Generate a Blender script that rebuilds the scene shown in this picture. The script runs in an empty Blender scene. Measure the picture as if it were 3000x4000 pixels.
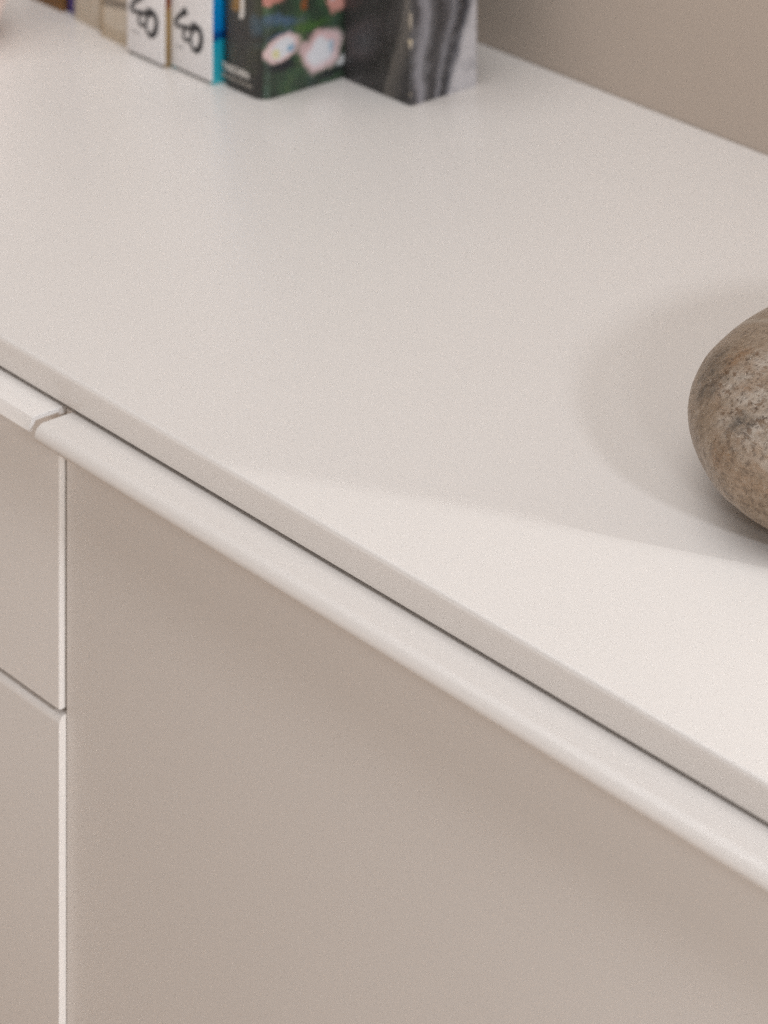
import bpy, bmesh, math, random
from mathutils import Vector, Matrix
random.seed(4)
sc = bpy.context.scene
COL = sc.collection
U = 0.8                                     # metres per drawing unit
def P(x, y, z):                             # drawing units -> metres (counter top lies at z = -1)
    return Vector(((x + 1.6) * U, (y - 1.3077) * U, 0.75 + (z + 1.0) * U))
R = math.radians

# ------------------------------------------------------------------ camera
cam = bpy.data.cameras.new('camera'); cam_o = bpy.data.objects.new('camera', cam); COL.objects.link(cam_o)
cam_o.location = P(0, 0, 0); cam_o.rotation_euler = (R(90), 0, R(49.75))
cam.sensor_fit = 'HORIZONTAL'; cam.sensor_width = 36.0; cam.lens = 13290 / 3000 * 36
cam.shift_y = -6380 / 3000                  # view-camera shift: verticals stay vertical
cam.clip_start = 0.05; cam.clip_end = 60
cam.dof.use_dof = True; cam.dof.focus_distance = 2.10 * U; cam.dof.aperture_fstop = 13.2
sc.camera = cam_o

# ------------------------------------------------------------------ world, lights, exposure
w = bpy.data.worlds.new('World'); sc.world = w; w.use_nodes = True
bg = w.node_tree.nodes['Background']; bg.inputs[0].default_value = (1.0, 0.88, 0.78, 1); bg.inputs[1].default_value = 0.20
sc.view_settings.view_transform = 'Standard'; sc.view_settings.look = 'None'
sc.view_settings.exposure = 0.07; sc.view_settings.gamma = 1

def aim(o, target):
    o.rotation_euler = (Vector(target) - o.location).to_track_quat('-Z', 'Y').to_euler()
def area(name, loc, target, sx, sy, power, col):
    l = bpy.data.lights.new(name, 'AREA'); l.shape = 'RECTANGLE'; l.size = sx; l.size_y = sy; l.energy = power; l.color = col
    o = bpy.data.objects.new(name, l); COL.objects.link(o); o.location = loc; aim(o, target); return o
# broad soft ceiling light over the room in front of the sideboard
area('ceiling_softlight', P(-2.0, 1.32, 1.1), P(-2.0, 1.45, -1), 2.2, 1.7, 24, (0.965, 0.975, 0.998))
# broad warm light coming back from the room behind the camera
area('room_bounce', P(-3.1, -1.1, -1.18), P(-1.9, 1.3, -1.15), 2.4, 0.95, 11.8, (1.0, 0.90, 0.84))
area('side_fill', P(1.6, 0.75, -1.30), P(-1.9, 1.35, -1.25), 0.7, 0.5, 28, (1.0, 0.98, 0.965))  # added unseen fill below counter height, brightens right-facing edges
# two low windows to the right: they throw the stone's long soft shadows
def window(name, az, el, dist, sx, sy, power, col):
    c = Vector((-1.347, 1.613, -1.0))
    d = Vector((math.cos(el) * math.cos(az), math.cos(el) * math.sin(az), math.sin(el)))
    q = c + d * dist
    area(name, P(*q), P(*c), sx, sy, power, col)
window('window_light', R(-12.5), R(24.5), 5.0, 0.32, 0.32, 52, (0.90, 0.945, 1.02))
window('window_light_b', R(-31), R(21.5), 5.0, 0.42, 0.34, 21, (0.93, 0.96, 1.0))
# added unseen spot near the wall: cone edge draws the counter's light boundary
sp = bpy.data.lights.new('cone_spot', 'SPOT'); sp.energy = 14.3; sp.color = (0.98, 1.0, 1.01)
sp.spot_size = R(60); sp.spot_blend = 0.05; sp.shadow_soft_size = 0.007
so = bpy.data.objects.new('cone_spot', sp); COL.objects.link(so); so.location = P(-0.53, 1.925, -0.46)
_a, _e = R(239.8), R(-22.5)
so.rotation_euler = Vector((math.cos(_e) * math.cos(_a), math.cos(_e) * math.sin(_a), math.sin(_e))).to_track_quat('-Z', 'Y').to_euler()

sc.render.engine = 'CYCLES'
sc.cycles.use_denoising = False
sc.cycles.use_adaptive_sampling = True; sc.cycles.adaptive_threshold = 0.025; sc.cycles.adaptive_min_samples = 24
sc.cycles.max_bounces = 6; sc.cycles.sample_clamp_indirect = 4.0

# ------------------------------------------------------------------ materials
def nt(name):
    m = bpy.data.materials.new(name); m.use_nodes = True
    t = m.node_tree; b = t.nodes['Principled BSDF']
    return m, t, b
def N(t, kind, **kw):
    n = t.nodes.new(kind)
    for k, v in kw.items(): setattr(n, k, v)
    return n
def L(t, a, b): t.links.new(a, b)
def col4(c): return (c[0], c[1], c[2], 1)
def mth(t, op, a, b=None, c=None):
    n = N(t, 'ShaderNodeMath', operation=op)
    for i, v in enumerate((a, b, c)):
        if v is None: continue
        if isinstance(v, (int, float)): n.inputs[i].default_value = v
        else: L(t, v, n.inputs[i])
    return n.outputs[0]
def mix(t, fac, a, b):
    n = N(t, 'ShaderNodeMix', data_type='RGBA')
    for s, v in ((n.inputs[0], fac), (n.inputs[6], a), (n.inputs[7], b)):
        if isinstance(v, (int, float)): s.default_value = v
        elif isinstance(v, tuple): s.default_value = col4(v)
        else: L(t, v, s)
    return n.outputs[2]
def ramp(t, fac, stops, interp='LINEAR'):
    n = N(t, 'ShaderNodeValToRGB'); r = n.color_ramp; r.interpolation = interp
    while len(r.elements) < len(stops): r.elements.new(0.5)
    for e, (p, c) in zip(r.elements, stops):
        e.position = p; e.color = col4(c) if isinstance(c, tuple) else (c, c, c, 1)
    L(t, fac, n.inputs[0]); return n.outputs[0]
def noise(t, vec, scale, detail=4, rough=0.55, dist=0.0):
    n = N(t, 'ShaderNodeTexNoise'); n.inputs['Scale'].default_value = scale; n.inputs['Detail'].default_value = detail
    n.inputs['Roughness'].default_value = rough; n.inputs['Distortion'].default_value = dist
    if vec is not None: L(t, vec, n.inputs['Vector'])
    return n.outputs[0], n.outputs[1]
def objco(t): return N(t, 'ShaderNodeTexCoord').outputs['Object']
def bump(t, b, h, strength, dist):
    n = N(t, 'ShaderNodeBump'); n.inputs['Strength'].default_value = strength; n.inputs['Distance'].default_value = dist
    L(t, h, n.inputs['Height']); L(t, n.outputs[0], b.inputs['Normal'])
def plain(name, c, rough=0.5, var=0.06, scale=60, bumps=0.0, bscale=900, spec=0.5):
    m, t, b = nt(name); co = objco(t)
    f, _ = noise(t, co, scale, 3)
    lo = tuple(max(0, x * (1 - var)) for x in c); hi = tuple(x * (1 + var) for x in c)
    L(t, ramp(t, f, [(0.3, lo), (0.7, hi)]), b.inputs['Base Color'])
    b.inputs['Roughness'].default_value = rough; b.inputs['Specular IOR Level'].default_value = spec
    if bumps:
        h, _ = noise(t, co, bscale, 2); bump(t, b, h, bumps, 0.0004)
    return m
PAINT = (0.735, 0.693, 0.655)
M_TOP = plain('lacquered_counter', PAINT, 0.31, 0.012, 5, 0.05, 1100)
M_PAINT = plain('powder_coat', PAINT, 0.48, 0.012, 5, 0.10, 1400)
M_LIP = plain('powder_coat_lip', (0.75, 0.705, 0.665), 0.42, 0.012, 5, 0.10, 1400)
M_EDGE = plain('edge_lit_white', (0.90, 0.88, 0.86), 0.3, 0.01)  # whiter than the paint: light on the lip's end put into colour
M_INNER = plain('carcass_board', (0.55, 0.47, 0.40), 0.6, 0.03)
M_WALL = plain('wall_paint', (0.50, 0.418, 0.35), 0.85, 0.02, 7, 0.25, 500)
M_FLOOR = plain('floor_wood', (0.36, 0.26, 0.18), 0.5, 0.1, 12)
M_PAGES = plain('pages', (0.72, 0.66, 0.55), 0.8, 0.06, 300)
M_INK = plain('black_ink', (0.022, 0.022, 0.025), 0.5, 0.1)
M_GREYINK = plain('grey_ink', (0.42, 0.41, 0.40), 0.5, 0.1)
M_WHITEINK = plain('white_ink', (0.70, 0.66, 0.61), 0.5, 0.05)
M_WHITEBOOK = plain('white_cover', (0.78, 0.755, 0.745), 0.35, 0.03)
M_GOLD = plain('ochre_cover', (0.30, 0.17, 0.055), 0.4, 0.25, 60)
M_PURPLE = plain('violet_cover', (0.075, 0.05, 0.22), 0.4, 0.2)
M_BROWN = plain('brown_cover', (0.17, 0.078, 0.02), 0.5, 0.2)
M_PINK = plain('pink_glaze', (0.92, 0.74, 0.67), 0.35, 0.05)

# ------------------------------------------------------------------ builders
ORG = {}
def root(name, base, label, cat, group=None):
    o = bpy.data.objects.new(name, None); COL.objects.link(o); o.location = base
    o['label'] = label; o['category'] = cat
    if group: o['group'] = group
    o.empty_display_size = 0.05
    ORG[o] = Vector(base); return o
def obj(name, bm, mat, parent=None, smooth=False, kind=None, label=None, cat=None, origin=None):
    org = Vector(origin) if origin is not None else (ORG[parent] if parent else Vector((0, 0, 0)))
    for v in bm.verts: v.co -= org
    me = bpy.data.meshes.new(name); bm.normal_update(); bm.to_mesh(me); bm.free()
    for mm in (mat if isinstance(mat, (list, tuple)) else [mat]): me.materials.append(mm)
    if smooth:
        for p in me.polygons: p.use_smooth = True
    o = bpy.data.objects.new(name, me); COL.objects.link(o)
    if parent: o.parent = parent; o.location = org - ORG[parent]
    else: o.location = org
    ORG[o] = org
    if kind: o['kind'] = kind
    if label: o['label'] = label
    if cat: o['category'] = cat
    return o
def box_bm(a, b, bev=0.0, seg=3, sel=None):
    """box from corner a to corner b in drawing units; bev in units; sel(edge mid in units, dir) -> width or 0"""
    bm = bmesh.new()
    (x0, y0, z0), (x1, y1, z1) = a, b
    vs = [bm.verts.new((x, y, z)) for x in (x0, x1) for y in (y0, y1) for z in (z0, z1)]
    for f in ((0, 1, 3, 2), (4, 6, 7, 5), (0, 4, 5, 1), (2, 3, 7, 6), (0, 2, 6, 4), (1, 5, 7, 3)):
        bm.faces.new([vs[i] for i in f])
    bmesh.ops.recalc_face_normals(bm, faces=bm.faces)
    if sel:
        groups = {}
        for e in bm.edges:
            mid = (e.verts[0].co + e.verts[1].co) / 2
            wd = sel(mid)
            if wd: groups.setdefault(wd, []).append(e)
        for wd in sorted(groups, reverse=True):
            es = [e for e in groups[wd] if e.is_valid]
            bmesh.ops.bevel(bm, geom=es, offset=wd, segments=seg, affect='EDGES', profile=0.5, clamp_overlap=True)
    elif bev:
        bmesh.ops.bevel(bm, geom=bm.edges[:], offset=bev, segments=seg, affect='EDGES', profile=0.5, clamp_overlap=True)
    for v in bm.verts: v.co = P(*v.co)
    return bm
def shade(o, ang=35):
    for p in o.data.polygons: p.use_smooth = True
    o.data.set_sharp_from_angle(angle=R(ang))
    return o
def prism_bm(poly, axis, lo, hi):
    """poly: 2D points in the other two axes (units), extruded along axis between lo and hi"""
    bm = bmesh.new()
    def mk(p, q):
        if axis == 'x': return (q, p[0], p[1])
        if axis == 'z': return (p[0], p[1], q)
        return (p[0], q, p[1])
    A = [bm.verts.new(mk(p, lo)) for p in poly]; B = [bm.verts.new(mk(p, hi)) for p in poly]
    n = len(poly)
    for i in range(n): bm.faces.new((A[i], A[(i + 1) % n], B[(i + 1) % n], B[i]))
    bm.faces.new(A); bm.faces.new(B)
    bmesh.ops.recalc_face_normals(bm, faces=bm.faces)
    return bm
def to_world(bm):
    for v in bm.verts: v.co = P(*v.co)
    return bm
def arc(cx, cy, r, a0, a1, n):
    return [(cx + r * math.cos(R(a0 + (a1 - a0) * i / n)), cy + r * math.sin(R(a0 + (a1 - a0) * i / n))) for i in range(n + 1)]

# ------------------------------------------------------------------ setting: wall and floor
ZF = -1.0 - 0.75 / U                                       # floor height in units
obj('wall', box_bm((-4.2, 1.9515, ZF), (0.6, 2.05, 1.1)), M_WALL, kind='structure')
obj('floor', box_bm((-4.2, -1.6, ZF - 0.05), (0.6, 1.9515, ZF)), M_FLOOR, kind='structure')

# ------------------------------------------------------------------ sideboard
XL, XR = -3.0, -0.55
sb = root('sideboard', P(-1.8, 1.62, ZF), 'long off-white sideboard with lipped door and drawers under a pale slab top', 'sideboard')
top = obj('countertop', box_bm((XL, 1.3077, -1.0208), (XR, 1.9505, -1.0),
          sel=lambda m: 0.0030 if (abs(m.y - 1.3077) < 1e-5 and abs(m.z + 1.0) < 1e-5) else (0.0006 if abs(m.y - 1.3077) < 1e-5 else 0.0)), M_TOP, sb)
shade(top)
YF = 1.3105; ZB = -1.80                                    # door plane; the drawers stand a few millimetres proud of it
obj('carcass', box_bm((XL + 0.01, YF + 0.022, ZB), (XR - 0.01, 1.949, -1.0212)), M_INNER, sb)
obj('plinth', box_bm((XL + 0.05, YF + 0.06, ZF), (XR - 0.05, 1.93, ZB - 0.0005)), M_PAINT, sb)
def front(name, x0, x1, z0, z1, yf, rx1, rtop, r0=0.0012):
    def s(m):
        if abs(m.y - yf) > 1e-5: return 0.0
        if abs(m.x - x1) < 1e-5: return rx1
        if abs(m.z - z1) < 1e-5: return rtop
        return r0
    return shade(obj(name, box_bm((x0, yf, z0), (x1, YF + 0.021, z1), sel=s, seg=5), M_PAINT, sb), 50)
door = front('door', -1.8776, -1.15, ZB, -1.0246, YF, 0.0012, 0.0011)
door2 = front('door', -1.146, XR - 0.01, ZB, -1.0246, YF, 0.0012, 0.0011)
dr1 = front('drawer', -2.62, -1.8800, -1.2267, -1.0246, 1.3066, 0.0016, 0.0013)
dr2 = front('drawer', -2.62, -1.8782, -1.4700, -1.2300, 1.3050, 0.0020, 0.0060)
dr3 = front('drawer', -2.62, -1.8782, ZB, -1.4735, 1.3050, 0.0020, 0.0060)
front('door', XL + 0.012, -2.624, ZB, -1.0246, YF, 0.0012, 0.0011)
# pull lips: the sheet of each top front is folded out below the slab
def lip_door(x0, x1, parent):
    # bull-nosed bar: flat top, quarter-round front, tucked-in underside
    prof = [(YF - 0.0006, -1.0239)] + arc(1.2866, -1.0320, 0.0082, 90, 186, 14) + arc(1.2808, -1.0328, 0.0022, 190, 268, 4) + [(YF - 0.0006, -1.0346)]
    bm = prism_bm(prof, 'x', x0, x1)
    bm.edges.ensure_lookup_table()
    def endcap(e):
        if not (all(abs(v.co.x - x0) < 1e-6 for v in e.verts) or all(abs(v.co.x - x1) < 1e-6 for v in e.verts)): return False
        return min(v.co.y for v in e.verts) < 1.3
    bmesh.ops.bevel(bm, geom=[e for e in bm.edges if endcap(e)], offset=0.0022, segments=4, affect='EDGES', profile=0.5, clamp_overlap=True)
    return shade(obj('pull_lip', to_world(bm), M_LIP, parent), 40)
lip_door(-1.8690, -1.152, door)
lip_door(-1.144, XR - 0.012, door2)
def lip_sheet(x0, x1, parent):
    t = 0.0026
    outer = [(YF, -1.0239), (1.2866, -1.0239), (1.2850, -1.0243), (1.2841, -1.0256), (1.2815, -1.0324)]
    inner = [(1.2815 + t * 0.93, -1.0324 - 0.0008), (1.2866, -1.0269), (1.2876, -1.0266), (YF, -1.0239 - t)]
    bm = prism_bm(outer + inner, 'x', x0, x1)
    bm.edges.ensure_lookup_table()
    ed = [e for e in bm.edges if all(abs(v.co.x - x1) < 1e-6 for v in e.verts)]
    bmesh.ops.bevel(bm, geom=ed, offset=0.0010, segments=3, affect='EDGES', profile=0.5, clamp_overlap=True)
    o = shade(obj('pull_lip', to_world(bm), M_LIP, parent), 25)
    # whiter strip added over the sheet's end, its lit brightness painted in
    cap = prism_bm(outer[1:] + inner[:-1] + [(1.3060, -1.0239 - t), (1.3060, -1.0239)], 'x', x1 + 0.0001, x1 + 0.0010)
    shade(obj('lit_edge_strip', to_world(cap), M_EDGE, parent), 25)
    return o
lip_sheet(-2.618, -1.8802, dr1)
obj('side_gap_panel', box_bm((-1.8795, YF + 0.0212, ZB), (-1.8770, YF + 0.0218, -1.026)), M_INNER, sb)

# ------------------------------------------------------------------ rounded stone
def stone_material():
    m, t, b = nt('mottled_stone'); co = objco(t)
    mp = N(t, 'ShaderNodeMapping'); L(t, co, mp.inputs[0]); mp.inputs['Scale'].default_value = (1 / U, 1 / U, 1 / U)
    v = mp.outputs[0]                                         # stone coordinates in drawing units
    _, wc = noise(t, v, 34, 4, 0.6)
    vm = N(t, 'ShaderNodeVectorMath', operation='MULTIPLY_ADD'); L(t, wc, vm.inputs[0]); vm.inputs[1].default_value = (0.026,) * 3; L(t, v, vm.inputs[2])
    vw = vm.outputs[0]
    st = N(t, 'ShaderNodeMapping'); L(t, v, st.inputs[0]); st.inputs['Scale'].default_value = (0.8, 1.0, 1.9); st.inputs['Rotation'].default_value = (0.35, 0.2, 0.3)
    vs = st.outputs[0]
    def blob(c, r, soft=0.6):
        d = N(t, 'ShaderNodeVectorMath', operation='DISTANCE'); L(t, vw, d.inputs[0])
        d.inputs[1].default_value = (c[0] + 0.013, c[1] + 0.013, c[2] + 0.013)
        n = N(t, 'ShaderNodeMapRange', interpolation_type='SMOOTHSTEP'); L(t, d.outputs['Value'], n.inputs[0])
        n.inputs[1].default_value = r * (1 - soft); n.inputs[2].default_value = r; n.inputs[3].default_value = 1; n.inputs[4].default_value = 0
        return n.outputs[0]
    def union(*ms):
        o = ms[0]
        for x in ms[1:]: o = mth(t, 'MAXIMUM', o, x)
        return o
    big, _ = noise(t, v, 15, 5, 0.62)
    base = ramp(t, big, [(0.30, (0.215, 0.150, 0.096)), (0.46, (0.290, 0.212, 0.146)), (0.60, (0.345, 0.272, 0.205)), (0.74, (0.260, 0.192, 0.134))])
    rb, _ = noise(t, v, 30, 5, 0.65)
    base = mix(t, mth(t, 'MULTIPLY', ramp(t, rb, [(0.50, 0.0), (0.66, 1.0)]), 0.38), base, (0.245, 0.150, 0.085))
    # broad rusty areas
    nz, _ = noise(t, vs, 62, 6, 0.7)
    rust_area = union(blob((-0.0515, -0.1687, 0.0181), 0.022, 0.9), blob((-0.0300, -0.1780, 0.0110), 0.036, 0.9), blob((-0.1090, -0.1080, 0.0335), 0.034, 0.85),
                      blob((-0.0881, -0.1272, 0.0329), 0.036, 0.85), blob((-0.0461, -0.1611, 0.0254), 0.016, 0.8), blob((-0.0664, -0.1650, 0.012), 0.020, 0.9))
    base = mix(t, mth(t, 'MULTIPLY', rust_area, ramp(t, nz, [(0.41, 0.0), (0.61, 0.78)])), base, (0.245, 0.130, 0.058))
    # pale crystalline patches on the crown
    pz, _ = noise(t, vs, 75, 6, 0.7)
    pale_area = union(blob((-0.0690, -0.1515, 0.0262), 0.024, 0.9), blob((-0.0860, -0.1060, 0.0400), 0.024, 0.7), blob((-0.0692, -0.1401, 0.0321), 0.030, 0.9),
                      blob((-0.0291, -0.1692, 0.0223), 0.016, 0.8), blob((-0.0400, -0.1560, 0.0310), 0.034, 0.9), blob((-0.0950, -0.1300, 0.0290), 0.020, 0.9))
    base = mix(t, mth(t, 'MULTIPLY', pale_area, ramp(t, pz, [(0.38, 0.15), (0.62, 0.70)])), base, (0.54, 0.485, 0.42))
    # grain: fine dark and light mineral specks everywhere
    f1, _ = noise(t, v, 230, 6, 0.8)
    base = mix(t, mth(t, 'MULTIPLY', ramp(t, f1, [(0.38, 1.0), (0.50, 0.0)]), 0.62), base, (0.080, 0.052, 0.034))
    base = mix(t, mth(t, 'MULTIPLY', ramp(t, f1, [(0.53, 0.0), (0.66, 1.0)]), 0.42), base, (0.44, 0.37, 0.30))
    # rust speckles, clustered and drawn out sideways
    sp1, _ = noise(t, vs, 170, 4, 0.65)
    spk_area = union(blob((-0.1001, -0.1153, 0.0339), 0.042, 0.8), blob((-0.0780, -0.1380, 0.0310), 0.036, 0.8), blob((-0.0552, -0.1530, 0.0280), 0.030, 0.9))
    base = mix(t, mth(t, 'MULTIPLY', spk_area, ramp(t, sp1, [(0.56, 0.0), (0.62, 0.8)])), base, (0.135, 0.068, 0.028))
    sp2, _ = noise(t, vs, 240, 3, 0.6)
    base = mix(t, mth(t, 'MULTIPLY', spk_area, ramp(t, sp2, [(0.60, 0.0), (0.66, 0.85)])), base, (0.060, 0.034, 0.020))
    # dark mineral spots
    dz, _ = noise(t, vs, 130, 5, 0.7)
    dark = union(blob((-0.0633, -0.1564, 0.0246), 0.0115, 0.7), mth(t, 'MULTIPLY', blob((-0.0552, -0.1560, 0.0268), 0.009, 0.8), 0.7),
                 mth(t, 'MULTIPLY', blob((-0.1129, -0.1297, 0.0221), 0.020, 0.9), 0.85), mth(t, 'MULTIPLY', blob((-0.1267, -0.1179, 0.0212), 0.020, 0.9), 0.75),
                 mth(t, 'MULTIPLY', blob((-0.1380, -0.1000, 0.0240), 0.018, 0.9), 0.6), mth(t, 'MULTIPLY', blob((-0.1001, -0.1153, 0.0339), 0.0065, 0.8), 0.9))
    base = mix(t, mth(t, 'MULTIPLY', dark, ramp(t, dz, [(0.40, 0.9), (0.64, 0.25)])), base, (0.036, 0.029, 0.022))
    # a few bright flecks near the crown
    fl, _ = noise(t, v, 300, 2, 0.5)
    base = mix(t, mth(t, 'MULTIPLY', ramp(t, fl, [(0.70, 0.0), (0.75, 0.8)]), spk_area), base, (0.62, 0.56, 0.48))
    # one thin pale vein over the far shoulder
    dp = N(t, 'ShaderNodeVectorMath', operation='DOT_PRODUCT'); L(t, v, dp.inputs[0]); dp.inputs[1].default_value = (0.115, -0.71, -0.70)
    sx = N(t, 'ShaderNodeSeparateXYZ'); L(t, v, sx.inputs[0])
    vein = ramp(t, mth(t, 'ABSOLUTE', dp.outputs['Value']), [(0.0, 0.55), (0.0016, 0.0)])
    base = mix(t, mth(t, 'MULTIPLY', vein, mth(t, 'GREATER_THAN', sx.outputs[2], 0.012)), base, (0.44, 0.38, 0.31))
    L(t, base, b.inputs['Base Color'])
    L(t, ramp(t, f1, [(0.3, 0.42), (0.7, 0.25)]), b.inputs['Roughness'])
    pits = mth(t, 'ADD', mth(t, 'MULTIPLY', f1, 0.8), mth(t, 'MULTIPLY', ramp(t, sp1, [(0.55, 1.0), (0.64, 0.0)]), 0.4))
    bump(t, b, pits, 0.45, 0.0014)
    return m
def stone():
    cx, cy, cz = -1.3632, 1.6439, -0.9550
    bm = bmesh.new(); bmesh.ops.create_uvsphere(bm, u_segments=192, v_segments=128, radius=1.0)
    from mathutils import noise as mn
    for v in bm.verts:
        n = v.co.normalized()
        k = 1 + 0.006 * mn.noise(n * 2.3 + Vector((3, 1, 7))) + 0.003 * mn.noise(n * 9) + 0.0012 * mn.noise(n * 31) + 0.010 * math.exp((n.dot(Vector((-0.38, -0.86, -0.34)).normalized()) - 1) / 0.03)
        q = Vector((n.x * 0.185 * k, n.y * 0.185 * k, n.z * 0.060 * k))
        if q.z < -0.040: q.z = -0.040 - 0.005 * (1 - math.exp((q.z + 0.040) / 0.005))     # worn flat where it lies
        X_, Y_ = cx + q.x, cy + q.y
        nn = 0.463 * X_ - 0.886 * Y_                          # unseen front right side flattened so its shadow clears the lit counter
        if nn > -1.966:
            k2 = (-1.966 + 0.015 * (1 - math.exp(-(nn + 1.966) / 0.015))) - nn
            X_ += 0.463 * k2; Y_ -= 0.886 * k2
        v.co = P(X_, Y_, cz - 0.0002 + q.z)
    o = obj('stone', bm, stone_material(), smooth=True, label='smooth rounded brown and grey mottled stone lying on the off-white counter',
            cat='stone', origin=P(cx, cy, cz))
    return o
stone()

# ------------------------------------------------------------------ marble bookend
def bookend():
    x0, x1, y0, y1 = -2.1855, -2.1012, 1.8068, 1.8830
    m, t, b = nt('grey_marble')
    g = N(t, 'ShaderNodeNewGeometry'); sx = N(t, 'ShaderNodeSeparateXYZ'); L(t, g.outputs['Normal'], sx.inputs[0])
    oc = objco(t)
    nA, nAc = noise(t, oc, 34, 5, 0.6)
    so_ = N(t, 'ShaderNodeSeparateXYZ'); L(t, oc, so_.inputs[0])
    X, Y, Z = [mth(t, 'DIVIDE', so_.outputs[i], U) for i in range(3)]
    # right face: bands that fan out upwards
    tt = mth(t, 'MINIMUM', mth(t, 'DIVIDE', Z, 0.0865), 1.9)
    u = mth(t, 'DIVIDE', Y, y1 - y0)
    up = mth(t, 'DIVIDE', u, mth(t, 'MULTIPLY_ADD', tt, 0.43, 0.57))
    up = mth(t, 'ADD', up, mth(t, 'MULTIPLY', mth(t, 'SUBTRACT', nA, 0.5), 0.42))
    rightc = ramp(t, up, [(0.0, (0.07, 0.066, 0.066)), (0.09, (0.055, 0.05, 0.052)), (0.17, (0.20, 0.19, 0.205)), (0.26, (0.27, 0.26, 0.28)), (0.34, (0.10, 0.095, 0.10)),
                          (0.44, (0.035, 0.032, 0.033)), (0.54, (0.075, 0.07, 0.074)), (0.63, (0.20, 0.195, 0.21)), (0.72, (0.055, 0.052, 0.057)), (0.80, (0.022, 0.021, 0.024)), (0.88, (0.10, 0.10, 0.115)),
                          (1.0, (0.52, 0.50, 0.51))])
    n5, _ = noise(t, oc, 70, 4, 0.65)
    rightc = mix(t, mth(t, 'MULTIPLY', ramp(t, n5, [(0.50, 0.0), (0.66, 1.0)]), 0.45), rightc, (0.24, 0.235, 0.25))
    # left face: near black with one pale diagonal wedge
    s = mth(t, 'DIVIDE', X, x1 - x0)
    sp_ = mth(t, 'ADD', mth(t, 'MULTIPLY', mth(t, 'SUBTRACT', s, mth(t, 'MULTIPLY_ADD', Z, 3.6, 0.66)), 1.0), mth(t, 'MULTIPLY', mth(t, 'SUBTRACT', nA, 0.5), 0.30))
    leftc = ramp(t, mth(t, 'ADD', sp_, 0.5), [(0.0, (0.050, 0.047, 0.048)), (0.22, (0.026, 0.024, 0.023)), (0.43, (0.032, 0.029, 0.027)), (0.51, (0.115, 0.103, 0.09)), (0.60, (0.085, 0.076, 0.068)), (0.70, (0.026, 0.024, 0.024)), (1.0, (0.06, 0.056, 0.056))])
    n2, _ = noise(t, oc, 120, 4, 0.6)
    isr = mth(t, 'GREATER_THAN', sx.outputs[0], 0.6)
    c = mix(t, isr, leftc, rightc)
    c = mix(t, mth(t, 'MULTIPLY', ramp(t, n2, [(0.48, 0.0), (0.7, 1.0)]), 0.22), c, (0.12, 0.115, 0.115))
    # chips of pale stone along the worn front corner
    e1 = N(t, 'ShaderNodeVectorMath', operation='DISTANCE'); L(t, oc, e1.inputs[0]); e1.inputs[1].default_value = ((x1 - x0) * U, 0, 0.052 * U)
    e2 = N(t, 'ShaderNodeVectorMath', operation='DISTANCE'); L(t, oc, e2.inputs[0]); e2.inputs[1].default_value = ((x1 - x0) * U, 0, 0.016 * U)
    chip = mth(t, 'LESS_THAN', e1.outputs['Value'], 0.0020)
    L(t, mix(t, chip, c, (0.5, 0.42, 0.30)), b.inputs['Base Color'])
    b.inputs['Roughness'].default_value = 0.32
    r_ = root('bookend', P(x0, y0, -1), 'veined grey marble block bookend at the right end of the book row', 'bookend')
    def sel(mm):
        if abs(mm.z + 1) < 1e-5: return 0.0
        if abs(mm.x - x1) < 1e-5 and abs(mm.y - y1) < 1e-5: return 0.006
        return 0.0012
    o = obj('block', box_bm((x0, y0, -1.0), (x1, y1, -0.845), sel=sel, seg=4), m, r_); shade(o, 40)
    # worn chips standing on the corner
    cm = plain('chip_stone', (0.36, 0.31, 0.25), 0.6, 0.2)
    for (zc, h, wd) in ((-0.931, 0.016, 0.0013), (-0.9515, 0.004, 0.0014), (-0.9905, 0.003, 0.0008)):
        bm = bmesh.new(); bmesh.ops.create_icosphere(bm, subdivisions=2, radius=1.0)
        for v in bm.verts:
            j = 1 + random.uniform(-.15, .15)
            v.co = P(x1 - 0.0002 + v.co.x * wd * j, y0 + 0.0004 + v.co.y * wd * j, zc + v.co.z * h * 0.5 * j)
        obj('corner_chip', bm, cm, r_, smooth=True)
bookend()

# ------------------------------------------------------------------ books
def book(label, x0, x1, ys, depth, height, m_cover, m_spine, group='books standing in a row', m_right=None, rc=0.002, t=0.0035, lift=0.0):
    """upright hardcover, spine towards the room at y = ys, cover boards left and right, pages between"""
    r_ = root('book', P((x0 + x1) / 2, ys, -1), label, 'book', group)
    z0, z1 = -1.0, -1.0 + height
    th = min(t, (x1 - x0) * 0.16)
    # spine: rounded front corners, wraps over the board edges
    prof = [(x1, ys + 0.012)] + [(x1, ys + rc)] + arc(x1 - rc, ys + rc, rc, 0, -90, 6)[1:] + arc(x0 + rc, ys + rc, rc, -90, -180, 6) + [(x0, ys + 0.012)]
    sp = shade(obj('spine', to_world(prism_bm(prof, 'z', z0 + lift, z1)), m_spine, r_), 40)
    yb = ys + 0.0121
    obj('front_cover', box_bm((x1 - th, yb, z0), (x1, ys + depth, z1), 0.0004, 1), m_right or m_cover, r_)
    obj('back_cover', box_bm((x0, yb, z0), (x0 + th, ys + depth, z1), 0.0004, 1), m_cover, r_)
    obj('page_block', box_bm((x0 + th + 0.0002, yb + 0.0002, z0 + 0.004), (x1 - th - 0.0002, ys + depth - 0.004, z1 - 0.004)), M_PAGES, r_)
    return r_, sp

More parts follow.
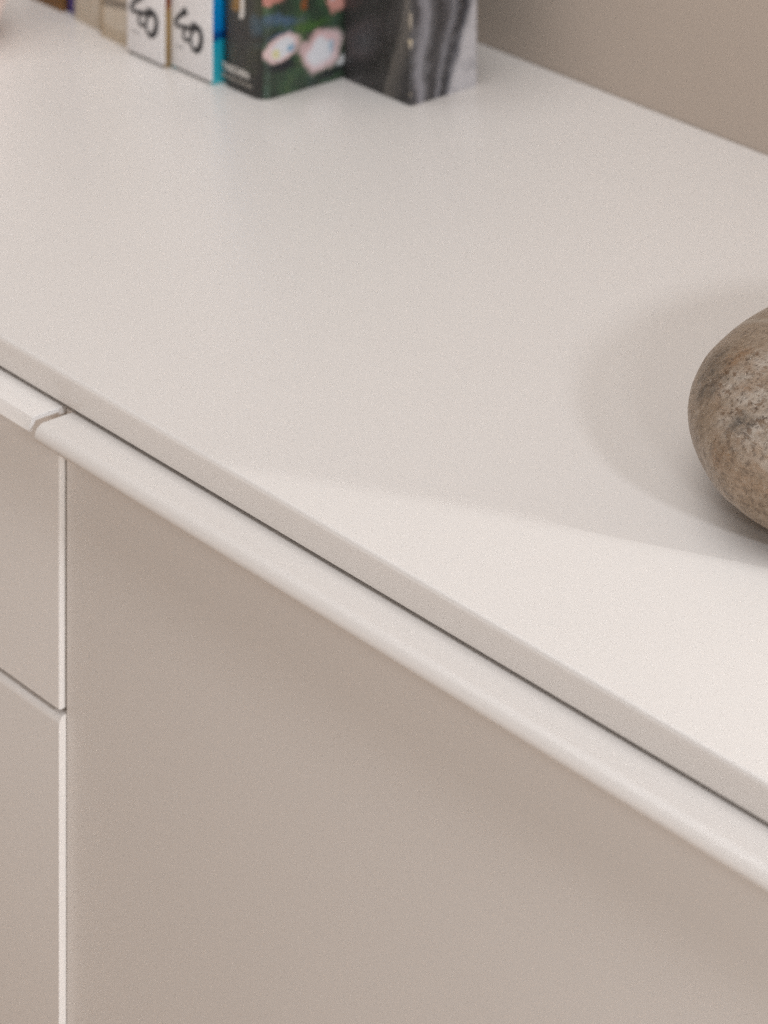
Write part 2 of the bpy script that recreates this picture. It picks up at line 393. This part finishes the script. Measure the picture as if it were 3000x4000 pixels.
def ribbon(pts, wid, thick=0.0003):
    """stroke of varying width in the x-z plane (units relative), extruded along y by thick"""
    bm = bmesh.new()
    # resample
    P2 = [Vector((a, b, 0)) for a, b in pts]
    W = wid if isinstance(wid, (list, tuple)) else [wid] * len(pts)
    fine = []; fw = []
    n = len(P2)
    def cr(p0, p1, p2, p3, s):
        return 0.5 * ((2 * p1) + (p2 - p0) * s + (2 * p0 - 5 * p1 + 4 * p2 - p3) * s * s + (3 * p1 - p0 - 3 * p2 + p3) * s ** 3)
    for i in range(n - 1):
        p0 = P2[max(i - 1, 0)]; p3 = P2[min(i + 2, n - 1)]
        for k in range(5):
            s = k / 5; fine.append(cr(p0, P2[i], P2[i + 1], p3, s)); fw.append(W[i] * (1 - s) + W[i + 1] * s)
    fine.append(P2[-1]); fw.append(W[-1])
    ring = []
    for i, p in enumerate(fine):
        d = (fine[min(i + 1, len(fine) - 1)] - fine[max(i - 1, 0)]).normalized(); nn = Vector((-d.y, d.x, 0)) * fw[i] / 2
        ring.append((bm.verts.new((p.x + nn.x, 0, p.y + nn.y)), bm.verts.new((p.x - nn.x, 0, p.y - nn.y)),
                     bm.verts.new((p.x - nn.x, thick, p.y - nn.y)), bm.verts.new((p.x + nn.x, thick, p.y + nn.y))))
    for a, b in zip(ring[:-1], ring[1:]):
        for k in range(4): bm.faces.new((a[k], a[(k + 1) % 4], b[(k + 1) % 4], b[k]))
    bm.faces.new(ring[0]); bm.faces.new(ring[-1][::-1])
    bmesh.ops.recalc_face_normals(bm, faces=bm.faces)
    return bm
def text_obj(body, parent, x, y, z, size_x, mat, name='lettering', bold=0.0):
    """flat lettering on a spine plane facing the room; size_x = width in units"""
    cu = bpy.data.curves.new(name, 'FONT'); cu.body = body; cu.size = 1.0; cu.extrude = 0.02; cu.offset = bold
    tmp = bpy.data.objects.new(name, cu); COL.objects.link(tmp)
    dg = bpy.context.evaluated_depsgraph_get(); me = bpy.data.meshes.new_from_object(tmp.evaluated_get(dg))
    bpy.data.objects.remove(tmp)
    xs = [v.co.x for v in me.vertices]; k = size_x / (max(xs) - min(xs)); x_ = min(xs)
    org = ORG[parent]
    for v in me.vertices:
        v.co = P(x + (v.co.x - x_) * k, y - 0.0004 - v.co.z * 0.005, z + v.co.y * k) - org
    me.materials.clear(); me.materials.append(mat); me.name = name
    o = bpy.data.objects.new(name, me); COL.objects.link(o); o.parent = parent; ORG[o] = org
    o.location = org - ORG[parent] if parent in ORG else (0, 0, 0)
    return o

# script numeral drawn once, in units relative to the lower left corner of the spine
FX, FZ = -2.2975, -1.0
ST_A = [(-2.2775, -0.9462), (-2.2792, -0.9477), (-2.2849, -0.9516), (-2.2906, -0.9565), (-2.2927, -0.9595), (-2.2914, -0.9617), (-2.2865, -0.9619), (-2.2808, -0.9611), (-2.2718, -0.9601), (-2.2678, -0.9585)]
ST_B = [(-2.2788, -0.9609), (-2.2812, -0.9654), (-2.2812, -0.9703), (-2.2775, -0.9713), (-2.2727, -0.9696)]
ST_O = [(-2.2567, -0.965), (-2.2573, -0.9688), (-2.2589, -0.9723), (-2.2613, -0.975), (-2.2641, -0.9765), (-2.267, -0.9765), (-2.2694, -0.9751), (-2.271, -0.9724), (-2.2716, -0.9689), (-2.271, -0.9651), (-2.2694, -0.9616), (-2.267, -0.9589), (-2.2641, -0.9574), (-2.2613, -0.9574), (-2.2589, -0.9589), (-2.2573, -0.9615), (-2.2567, -0.965)]
ST_D = [(-2.2705, -0.9578), (-2.2680, -0.9568), (-2.2655, -0.9572)]
def numerals(parent, x0, ys):
    dx = x0 - FX + 0.0022
    bm = bmesh.new()
    wo = [0.0052, 0.0054, 0.0056, 0.0054, 0.0046, 0.0036, 0.0030, 0.0028, 0.0028, 0.0030, 0.0038, 0.0052, 0.0058, 0.0056, 0.0052, 0.0052, 0.0052]
    for pts, wd, off in ((ST_A, [0.0064, 0.0066, 0.0044, 0.0036, 0.0036, 0.0036, 0.0034, 0.0036, 0.0042, 0.0052], 0.0), (ST_B, 0.0030, 0.00004), (ST_O, wo, 0.00008), (ST_D, [0.003, 0.0062, 0.0056], 0.00012)):
        b2 = ribbon([(a + dx, b) for a, b in pts], wd)
        me = bpy.data.meshes.new('t'); b2.to_mesh(me); b2.free()
        k = len(bm.verts); bm.from_mesh(me); bpy.data.meshes.remove(me)
        bm.verts.ensure_lookup_table()
        for v in bm.verts[k:]: v.co.y += ys - 0.0005 - off
    obj('numeral_print', to_world(bm), M_INK, parent)
    text_obj('TASCHEN', parent, x0 + 0.0075, ys, -0.9800, 0.011, M_GREYINK, 'publisher_line')

# wide brown book, nearly all out of frame
book('brown book at the left end of the row, next to the thin violet one', -2.530, -2.4745, 1.7225, 0.19, 0.26, M_BROWN, M_BROWN)
book('thin violet book between the brown and the cream books', -2.4740, -2.4530, 1.7275, 0.19, 0.24, M_PURPLE, M_PURPLE)
def cream_spine(name, marks):
    m, t, b = nt(name); co = objco(t); s = N(t, 'ShaderNodeSeparateXYZ'); L(t, co, s.inputs[0])
    X, Z = mth(t, 'DIVIDE', s.outputs[0], U), mth(t, 'DIVIDE', s.outputs[2], U)
    n1, _ = noise(t, co, 45, 3)
    c = ramp(t, n1, [(0.35, (0.56, 0.47, 0.36)), (0.62, (0.64, 0.57, 0.47))])
    for (kind, p, wd, cc, k) in marks:
        q = X if kind == 'x' else (Z if kind == 'z' else mth(t, 'MULTIPLY_ADD', X, kind, Z))
        d = mth(t, 'ABSOLUTE', mth(t, 'SUBTRACT', q, p))
        c = mix(t, mth(t, 'MULTIPLY', ramp(t, mth(t, 'DIVIDE', d, wd), [(0.55, 1.0), (1.0, 0.0)]), k), c, cc)
    L(t, c, b.inputs['Base Color']); b.inputs['Roughness'].default_value = 0.5
    return m
m1 = cream_spine('cream_spine_tan', [('x', 0.0235, 0.011, (0.34, 0.235, 0.125), 0.85)])
book('cream book with a tan edge, right of the thin violet book', -2.4525, -2.4035, 1.7200, 0.19, 0.25, M_PAGES, m1)
m2 = cream_spine('cream_spine_band', [('x', 0.024, 0.0070, (0.33, 0.245, 0.145), 0.85), (-0.12, 0.0335, 0.0048, (0.17, 0.14, 0.11), 0.8), ('z', 0.006, 0.007, (0.40, 0.30, 0.18), 0.35), ('x', -0.0235, 0.006, (0.40, 0.30, 0.18), 0.7)])
book('cream book with a dark band across its spine, left of the two white books', -2.4030, -2.3550, 1.7130, 0.19, 0.25, M_PAGES, m2)
def side_mat(name, stops):
    m, t, b = nt(name); co = objco(t); s = N(t, 'ShaderNodeSeparateXYZ'); L(t, co, s.inputs[0])
    z = mth(t, 'DIVIDE', s.outputs[2], U * 0.12)
    n1, _ = noise(t, co, 90, 2); z = mth(t, 'ADD', z, mth(t, 'MULTIPLY', mth(t, 'SUBTRACT', n1, 0.5), 0.03))
    L(t, ramp(t, z, stops), b.inputs['Base Color']); b.inputs['Roughness'].default_value = 0.35
    return m
gold = side_mat('ochre_board', [(0.0, (0.24, 0.16, 0.075)), (0.38, (0.33, 0.205, 0.075)), (0.44, (0.22, 0.07, 0.025)), (0.50, (0.20, 0.055, 0.025)), (0.56, (0.28, 0.15, 0.05)), (1.0, (0.20, 0.11, 0.03))])
cyan = side_mat('cyan_board', [(0.0, (0.06, 0.42, 0.46)), (0.05, (0.03, 0.36, 0.44)), (0.29, (0.01, 0.33, 0.46)), (0.315, (0.0, 0.05, 0.20)), (0.345, (0.0, 0.06, 0.24)), (0.375, (0.0, 0.18, 0.50)), (0.7, (0.0, 0.27, 0.56)), (1.0, (0.0, 0.24, 0.52))])
def white_book(label, x0, x1, ys, cover):
    r_ = root('book', P((x0 + x1) / 2, ys, -1), label, 'book', 'books standing in a row')
    z1 = -1.0 + 0.27
    prof = [(x1 - 0.0003, ys + 0.0012)] + arc(x1 - 0.0016, ys + 0.001, 0.001, 0, -90, 4) + arc(x0 + 0.001, ys + 0.001, 0.001, -90, -180, 4) + [(x0, ys + 0.0012)]
    shade(obj('spine', to_world(prism_bm(prof, 'z', -0.9972, z1 - 0.003)), M_WHITEBOOK, r_), 40)
    obj('front_cover', box_bm((x1 - 0.0035, ys + 0.0013, -1.0), (x1, ys + 0.19, z1), 0.0004, 1), cover, r_)
    obj('back_cover', box_bm((x0, ys + 0.0013, -1.0), (x0 + 0.0035, ys + 0.19, z1), 0.0004, 1), cover, r_)
    obj('page_block', box_bm((x0 + 0.0037, ys + 0.0045, -0.996), (x1 - 0.0037, ys + 0.186, z1 - 0.004)), M_PAGES, r_)
    numerals(r_, x0, ys)
    return r_
white_book('white book numbered 40 with an ochre cover edge, between cream and white books', -2.3545, -2.3010, 1.7060, gold)
white_book('white book numbered 40 with a bright blue cover edge, beside the green floral book', -2.3005, -2.2438, 1.7125, cyan)

# dark green floral book
def floral(spine=False):
    m, t, b = nt('floral_print'); co = objco(t)
    s = N(t, 'ShaderNodeSeparateXYZ'); L(t, co, s.inputs[0])
    Uc = mth(t, 'DIVIDE', s.outputs[0 if spine else 1], U); V = mth(t, 'DIVIDE', s.outputs[2], U)
    _, nc = noise(t, co, 85, 4, 0.6)
    ns = N(t, 'ShaderNodeSeparateXYZ'); L(t, nc, ns.inputs[0])
    Uw = mth(t, 'MULTIPLY_ADD', mth(t, 'SUBTRACT', ns.outputs[0], 0.5), 0.016, Uc)
    Vw = mth(t, 'MULTIPLY_ADD', mth(t, 'SUBTRACT', ns.outputs[1], 0.5), 0.016, V)
    n1, _ = noise(t, co, 38, 4); n2, _ = noise(t, co, 75, 3)
    c = ramp(t, n1, [(0.30, (0.014, 0.014, 0.017)), (0.42, (0.028, 0.040, 0.028)), (0.54, (0.042, 0.080, 0.042)), (0.70, (0.100, 0.135, 0.045))])
    if spine: c = ramp(t, n1, [(0.30, (0.022, 0.020, 0.022)), (0.5, (0.028, 0.027, 0.022)), (0.66, (0.045, 0.050, 0.024))])
    c = mix(t, mth(t, 'MULTIPLY', ramp(t, n2, [(0.58, 0.0), (0.70, 1.0)]), 0.35), c, (0.05, 0.075, 0.10))
    def ell(cu, cv, ru, rv, ang, cc, k=1.0, soft=0.35):
        nonlocal c
        a = R(ang); du = mth(t, 'SUBTRACT', Uw, cu); dv = mth(t, 'SUBTRACT', Vw, cv)
        p = mth(t, 'DIVIDE', mth(t, 'ADD', mth(t, 'MULTIPLY', du, math.cos(a)), mth(t, 'MULTIPLY', dv, math.sin(a))), ru)
        q = mth(t, 'DIVIDE', mth(t, 'SUBTRACT', mth(t, 'MULTIPLY', dv, math.cos(a)), mth(t, 'MULTIPLY', du, math.sin(a))), rv)
        d = mth(t, 'SQRT', mth(t, 'ADD', mth(t, 'MULTIPLY', p, p), mth(t, 'MULTIPLY', q, q)))
        c = mix(t, mth(t, 'MULTIPLY', ramp(t, d, [(1 - soft, 1.0), (1.0, 0.0)]), k), c, cc)
    if spine:
        ell(-0.004 + 0.0, 0.0725, 0.010, 0.008, 20, (0.34, 0.18, 0.04), 0.75)
        ell(0.018, 0.060, 0.010, 0.012, 0, (0.05, 0.085, 0.11), 0.8, 0.6)
    else:
        ell(0.018, 0.062, 0.030, 0.006, -8, (0.07, 0.12, 0.20), 0.8, 0.7)
        ell(0.022, 0.050, 0.020, 0.004, 6, (0.06, 0.11, 0.19), 0.75, 0.7)
        ell(0.052, 0.052, 0.022, 0.006, 0, (0.06, 0.13, 0.03), 0.8, 0.7)
        ell(0.022, 0.024, 0.022, 0.006, -4, (0.012, 0.011, 0.018), 0.85, 0.6)
        ell(0.010, 0.083, 0.019, 0.008, 5, (0.55, 0.22, 0.18), 0.9)
        ell(0.0445, 0.071, 0.0034, 0.006, 0, (0.30, 0.08, 0.02), 0.7)
        ell(0.081, 0.068, 0.015, 0.013, 40, (0.62, 0.30, 0.25), 0.95)
        ell(0.080, 0.074, 0.010, 0.008, 40, (0.62, 0.58, 0.60), 0.9)
        ell(0.0215, 0.0395, 0.0215, 0.0120, 14, (0.74, 0.58, 0.56), 0.97, 0.3)
        ell(0.0215, 0.0395, 0.0200, 0.0108, 14, (0.66, 0.42, 0.40), 0.7, 0.3)
        ell(0.0215, 0.0400, 0.0160, 0.0084, 16, (0.68, 0.70, 0.73), 0.95)
        ell(0.0300, 0.0385, 0.0065, 0.0028, 6, (0.20, 0.36, 0.50), 0.85)
        ell(0.0145, 0.0372, 0.0055, 0.0040, 0, (0.66, 0.60, 0.28), 0.85)
        ell(0.0440, 0.0330, 0.0080, 0.0070, 0, (0.60, 0.42, 0.42), 0.9, 0.4)
        ell(0.0640, 0.0280, 0.0240, 0.0190, 20, (0.72, 0.54, 0.54), 0.97, 0.3)
        ell(0.0560, 0.0425, 0.0100, 0.0060, 10, (0.58, 0.40, 0.38), 0.85)
        ell(0.0480, 0.0430, 0.0050, 0.0030, 30, (0.06, 0.06, 0.045), 0.8)
        ell(0.0620, 0.0280, 0.0200, 0.0160, 20, (0.66, 0.40, 0.40), 0.6, 0.3)
        ell(0.0620, 0.0268, 0.0165, 0.0130, 20, (0.72, 0.73, 0.76), 0.95)
        ell(0.0740, 0.0290, 0.0050, 0.0060, 0, (0.34, 0.46, 0.56), 0.75)
        ell(0.0830, 0.0150, 0.0080, 0.0040, 25, (0.66, 0.66, 0.66), 0.85)
        ell(0.0700, 0.0070, 0.0200, 0.0045, 12, (0.015, 0.014, 0.020), 0.9, 0.6)
    L(t, c, b.inputs['Base Color']); b.inputs['Roughness'].default_value = 0.38
    return m
gx0, gx1, gys = -2.2433, -2.1872, 1.7210
fl_c, fl_s = floral(False), floral(True)
gb, gsp = book('thick dark green book with pale pink flowers, beside the marble bookend', gx0, gx1, gys, 0.20, 0.27, fl_c, fl_s, m_right=fl_c, rc=0.0116)
for o in gb.children:
    if o.name.startswith('spine'):
        me = o.data; me.materials.append(fl_c)
        for p in me.polygons:
            if p.normal.x > 0.72: p.material_index = 1
text_obj('TASCHEN', gb, gx0 + 0.0035, gys, -0.9862, 0.0355, M_WHITEINK, 'publisher_line', 0.03)
text_obj('Bibliotheca Universalis', gb, gx0 + 0.0035, gys, -0.9925, 0.040, plain('dim_ink', (0.42, 0.38, 0.33), 0.5), 'series_line', 0.012)
bm = ribbon([(-2.2168, -0.9366), (-2.2142, -0.9362), (-2.2130, -0.9330), (-2.2130, -0.9250), (-2.2130, -0.9100), (-2.2130, -0.8900)], [0.0040, 0.0052, 0.0052, 0.0048, 0.0046, 0.0046])
for v in bm.verts: v.co.y += gys - 0.0006
obj('title_letter', to_world(bm), M_WHITEINK, gb)

# ------------------------------------------------------------------ pink vase cut by the corner of the frame
def vase():
    prof = [(0.0, 0.0), (0.040, 0.0), (0.050, 0.003), (0.058, 0.016), (0.0635, 0.034), (0.066, 0.060), (0.062, 0.095), (0.048, 0.125), (0.030, 0.142), (0.026, 0.160), (0.031, 0.172), (0.027, 0.172), (0.022, 0.160), (0.022, 0.14), (0.0, 0.13)]
    bm = bmesh.new(); rings = []
    n = 48
    cx, cy = -2.4925, 1.600
    for r_, z in prof:
        if r_ == 0: rings.append([bm.verts.new((cx, cy, -1 + z))] )
        else: rings.append([bm.verts.new((cx + r_ * math.cos(2 * math.pi * k / n), cy + r_ * math.sin(2 * math.pi * k / n), -1 + z)) for k in range(n)])
    for a, b in zip(rings[:-1], rings[1:]):
        for k in range(n):
            if len(a) == 1: bm.faces.new((a[0], b[k], b[(k + 1) % n]))
            elif len(b) == 1: bm.faces.new((a[k], b[0], a[(k + 1) % n]))
            else: bm.faces.new((a[k], b[k], b[(k + 1) % n], a[(k + 1) % n]))
    bmesh.ops.recalc_face_normals(bm, faces=bm.faces)
    o = obj('vase', to_world(bm), M_PINK, smooth=True, label='rounded pink vase cut off at the top left edge of the picture', cat='vase', origin=P(cx, cy, -1))
vase()
